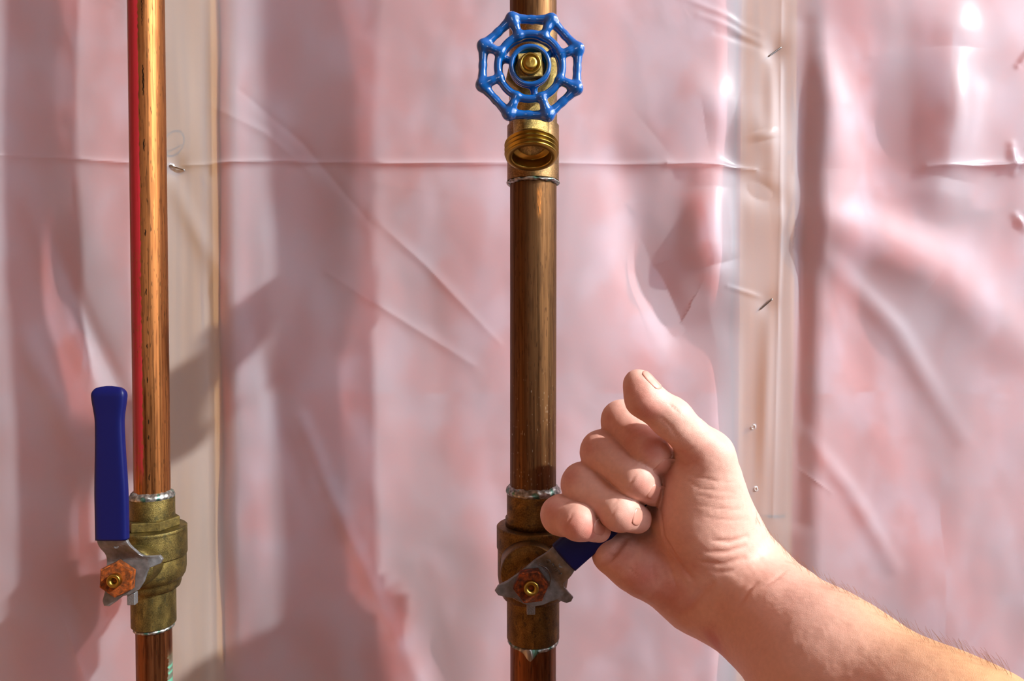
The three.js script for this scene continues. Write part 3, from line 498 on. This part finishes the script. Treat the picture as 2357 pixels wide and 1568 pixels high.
/* creases of the skin, traced in pixels: [depth mm, width mm, points] */
const creaseData = [
  [3.0, 1.5, [[1378, 1306], [1405, 1282], [1442, 1238]]], [0.7, 1.2, [[1470, 1232], [1462, 1255]]], [1.5, 1.3, [[1528, 1110], [1518, 1170], [1527, 1235], [1560, 1290], [1592, 1330]]],
  [0.6, 0.9, [[1556, 1062], [1578, 1072], [1600, 1066]]], [0.5, 0.9, [[1552, 1045], [1575, 1040], [1590, 1030]]], [0.2, 0.9, [[1565, 1086], [1600, 1098], [1650, 1108], [1690, 1112]]], [0.2, 0.9, [[1570, 1100], [1610, 1125], [1690, 1135]]],
  [0.2, 0.9, [[1600, 1140], [1650, 1150], [1705, 1150]]], [0.2, 0.9, [[1610, 1165], [1660, 1172], [1715, 1175]]], [0.2, 0.9, [[1620, 1190], [1670, 1198], [1722, 1198]]],
  [1.0, 1.1, [[1640, 1245], [1680, 1248], [1720, 1235]]], [1.0, 1.1, [[1625, 1272], [1670, 1272], [1716, 1258]]], [0.9, 1.1, [[1618, 1296], [1660, 1300], [1712, 1285]]], [0.5, 1.2, [[1650, 1318], [1690, 1316], [1730, 1296]]],
  [1.3, 1.4, [[1560, 1418], [1590, 1395], [1610, 1370], [1640, 1345]]], [0.6, 1.2, [[1700, 1400], [1715, 1370], [1740, 1340]]], [0.4, 1.0, [[1760, 1350], [1790, 1330], [1810, 1310]]],
  [0.35, 0.7, [[1452, 1075], [1465, 1062]]], [0.35, 0.7, [[1440, 1130], [1465, 1090]]], [0.3, 0.7, [[1408, 1168], [1425, 1142]]], [0.35, 0.7, [[1398, 1205], [1420, 1165]]], [0.3, 0.7, [[1300, 1215], [1318, 1180]]], [0.35, 0.7, [[1470, 1075], [1488, 1050]]],
  [0.25, 0.7, [[1440, 1000], [1462, 975]]], [0.25, 0.7, [[1340, 1090], [1365, 1068]]], [0.25, 0.7, [[1388, 1020], [1410, 1000]]],
  [0.4, 0.9, [[1520, 960], [1545, 985], [1560, 1010]]], [0.3, 0.8, [[1540, 930], [1562, 950]]], [0.3, 0.9, [[1440, 1300], [1470, 1330]]], [0.3, 0.9, [[1500, 1290], [1508, 1345]]], [0.3, 0.9, [[1460, 1270], [1462, 1320]]], [0.35, 0.9, [[1540, 1300], [1560, 1360]]],
];
const creases = [];
for (const [d, w, pts] of creaseData) {
  const fine = []; for (let i = 0; i + 1 < pts.length; i++) for (let q = 0; q < 4; q++) fine.push([mix(pts[i][0], pts[i + 1][0], q / 4), mix(pts[i][1], pts[i + 1][1], q / 4)]); fine.push(pts[pts.length - 1]);
  const p = fine.map(([a, b]) => onHand(a, b)).filter(Boolean); if (p.length < 2) continue;
  const b = new THREE.Box3().setFromPoints(p).getBoundingSphere(new THREE.Sphere()); creases.push({ d: d / 1000, w: w / 1000, p, c: b.center, R: b.radius + 0.0035 });
}
function creaseAt(x, y, z) {
  let s = 0;
  for (const k of creases) {
    if (Math.hypot(x - k.c.x, y - k.c.y, z - k.c.z) > k.R) continue;
    let best = 1; const L = k.p.length - 1; let at = 0;
    for (let i = 0; i < L; i++) { const a = k.p[i], b = k.p[i + 1]; if (a.distanceToSquared(b) > 1e-4) continue; const dx = b.x - a.x, dy = b.y - a.y, dz = b.z - a.z, t = clamp(((x - a.x) * dx + (y - a.y) * dy + (z - a.z) * dz) / (dx * dx + dy * dy + dz * dz + 1e-14)), d = Math.hypot(x - a.x - dx * t, y - a.y - dy * t, z - a.z - dz * t); if (d < best) { best = d; at = (i + t) / L; } }
    s += 1.1 * k.d * Math.exp(-Math.pow(best / k.w, 1.6)) * (0.3 + 0.7 * Math.sin(Math.PI * clamp(at)));
  }
  return s;
}
const handFine = (x, y, z) => handBase(x, y, z) + creaseAt(x, y, z) + 0.00005 * N3(x * 260, y * 260, z * 260) + 0.00012 * N3(x * 90, y * 90, z * 90);
const handGeo = mergeGeometries([netMesh(handBase, [0.01, 1.02, 0.02], [0.28, 1.36, 0.31], 0.0011, handFine), netMesh((x, y, z) => Math.max(handBase(x, y, z), 0.304 - z), [0.1, 1.0, 0.29], [0.66, 1.54, 0.60], 0.004)]);
/* skin colour: blood near knuckles, tips and palm, from the photograph */
const flush = [[1470, 905, 40, 0.55], [1490, 945, 34, 0.7], [1500, 1035, 30, 0.8], [1455, 1005, 45, 0.5], [1530, 1085, 26, 0.5], [1478, 1120, 26, 0.55], [1505, 1140, 24, 0.5], [1410, 965, 40, 0.4], [1360, 1030, 36, 0.4], [1315, 1095, 34, 0.45], [1452, 1195, 30, 0.45], [1320, 1215, 34, 0.75], [1360, 1225, 36, 0.8], [1270, 1175, 34, 0.5], [1590, 1060, 36, 0.45], [1640, 1020, 40, 0.25], [1480, 1330, 60, 0.75], [1430, 1290, 50, 0.55], [1540, 1370, 56, 0.7], [1570, 1300, 50, 0.35], [1645, 1480, 38, 0.85], [1510, 1300, 60, 0.5], [1560, 1230, 40, 0.2]]
  .map(([a, b, r, k]) => { const p = onHand(a, b); return p && { p, r: r * 0.36 / F, k }; }).filter(Boolean);
{
  const p = handGeo.attributes.position, col = new Float32Array(p.count * 3), uv = new Float32Array(p.count * 2), skin = sRGB(220, 174, 158), red = sRGB(184, 90, 78), tan = sRGB(206, 156, 110), c = new THREE.Color();
  for (let i = 0; i < p.count; i++) {
    const x = p.getX(i), y = p.getY(i), z = p.getZ(i); let f = 0;
    for (const q of flush) { const d = Math.hypot(x - q.p.x, y - q.p.y, z - q.p.z) / q.r; if (d < 2.4) f = Math.max(f, q.k * Math.exp(-d * d)); }
    c.copy(skin).lerp(tan, smooth(0.125, 0.18, x)); c.lerp(red, clamp(f + 0.1 * N3(x * 120, y * 120, z * 120)) * 0.85); const k = 1 + 0.05 * N3(x * 400, y * 400, z * 400);
    c.lerp(red, clamp(creaseAt(x, y, z) * 500) * 0.35);
    col[3 * i] = c.r * k; col[3 * i + 1] = c.g * k; col[3 * i + 2] = c.b * k; uv[2 * i] = (x + 0.5 * z) * 22; uv[2 * i + 1] = (y - 0.3 * z) * 22;
  }
  handGeo.setAttribute('color', new THREE.BufferAttribute(col, 3)); handGeo.setAttribute('uv', new THREE.BufferAttribute(uv, 2));
}
const skinBump = canvasTex(1024, 1024, (u, v) => {
  const a = fbm(u * 70 + 2 * fbm(u * 12, v * 12, 2), v * 70, 3), w = Math.abs(N2(u * 46 + v * 20, v * 60 - u * 24)), n = 128 + 70 * a - 60 * (1 - smooth(0, 0.25, w)); return [n, n, n];
}, false);
const skinMat = phy({ vertexColors: true, roughness: 0.52, bumpMap: skinBump, bumpScale: 0.00011, sheen: 0.25, sheenColor: sRGB(255, 190, 160), sheenRoughness: 0.5 });
const person = top('person', handGeo, skinMat, 'bare right hand and forearm gripping the blue lever, thumb pointing up', 'person');

/* fingernails laid onto the finger tips */
const nailMat = phy({ color: sRGB(206, 150, 134), roughness: 0.32, clearcoat: 0.3, clearcoatRoughness: 0.3 });
function gradAt(q) { const e = 0.0004; return V(handBase(q.x + e, q.y, q.z) - handBase(q.x - e, q.y, q.z), handBase(q.x, q.y + e, q.z) - handBase(q.x, q.y - e, q.z), handBase(q.x, q.y, q.z + e) - handBase(q.x, q.y, q.z - e)).normalize(); }
function nail(f, out, along, L, Wd) {
  const c = Array.isArray(f) ? onHand(...f) : f.p.clone().addScaledVector(out.normalize(), f.r); for (let it = 0; it < 12; it++) c.addScaledVector(gradAt(c), -handBase(c.x, c.y, c.z) * 0.9);
  const n = gradAt(c), u = along.clone().addScaledVector(n, -along.dot(n)).normalize(), v = n.clone().cross(u), S = 18, p = [], id = [];
  for (let j = 0; j <= S; j++) for (let i = 0; i <= S; i++) {
    let a = i / S * 2 - 1, b = j / S * 2 - 1; const x = a * Math.sqrt(1 - b * b * 0.42), y = b * Math.sqrt(1 - a * a * 0.42), rim = Math.max(Math.abs(a), Math.abs(b));
    const q = c.clone().addScaledVector(u, y * L).addScaledVector(v, x * Wd).addScaledVector(n, 0.001);
    for (let it = 0; it < 6; it++) q.addScaledVector(gradAt(q), -handBase(q.x, q.y, q.z) * 0.9);
    q.addScaledVector(gradAt(q), mix(0.00042, -0.0003, smooth(0.82, 1, rim))); p.push(q.x, q.y, q.z);
  }
  for (let j = 0; j < S; j++) for (let i = 0; i < S; i++) { const a = j * (S + 1) + i; id.push(a, a + 1, a + S + 2, a, a + S + 2, a + S + 1); }
  const g = new THREE.BufferGeometry(); g.setAttribute('position', new THREE.Float32BufferAttribute(p, 3)); g.setIndex(id); g.computeVertexNormals(); part('fingernail', g, nailMat, person);
}
const dirOf = (f) => f.t.p.clone().sub(f.d.p).normalize();
nail([1529, 1075], V(0, 0, 0), dirOf(I), 0.0060, 0.0054); nail([1506, 1134], V(0, 0, 0), dirOf(Mi), 0.0058, 0.0056); nail([1470, 1191], V(0, 0, 0), dirOf(Ri), 0.0060, 0.0058); nail([1380, 1215], V(0, 0, 0), dirOf(Pi), 0.0058, 0.0048);
nail(th.t, V(0.8, 0.35, 0.55), th.t.p.clone().sub(th.n.p).normalize(), 0.0070, 0.0058);

/* fine hair along the forearm */
{
  const r = rng(77), geos = [], armDir = V(0.75, -0.55, 0.42).normalize();
  const edgeAt = (px) => { let y = mix(1200, 1500, (px - 1740) / 590); while (y < 1640 && !onHand(px, y)) y += 3; return y; };
  for (let k = 0; k < 900 && geos.length < 260; k++) {
    const t = r(), px = mix(1740, 2330, t), py = edgeAt(px) + 1 + r() * r() * 16, q = onHand(px, py); if (!q) continue;
    const n = gradAt(q), d = n.clone().multiplyScalar(0.32 + 0.25 * r()).addScaledVector(armDir, -0.75 + 0.3 * (r() - 0.5)).add(V((r() - 0.5) * 0.4, (r() - 0.2) * 0.4, (r() - 0.5) * 0.4)).normalize(), len = 0.003 + 0.004 * r();
    const m = q.clone().addScaledVector(d, len * 0.5).addScaledVector(n, 0.0004), e = q.clone().addScaledVector(d, len).addScaledVector(n, -0.0006 * r());
    geos.push(new THREE.TubeGeometry(new THREE.QuadraticBezierCurve3(q, m, e), 4, 0.00004, 3));
  }
  const hair = part('arm_hair', mergeGeometries(geos), std({ color: sRGB(140, 100, 62), roughness: 0.6 }), person); hair.userData.kind = 'stuff'; hair.userData.label = 'fine brown hair along the forearm';
}

renderer.render(scene, camera);
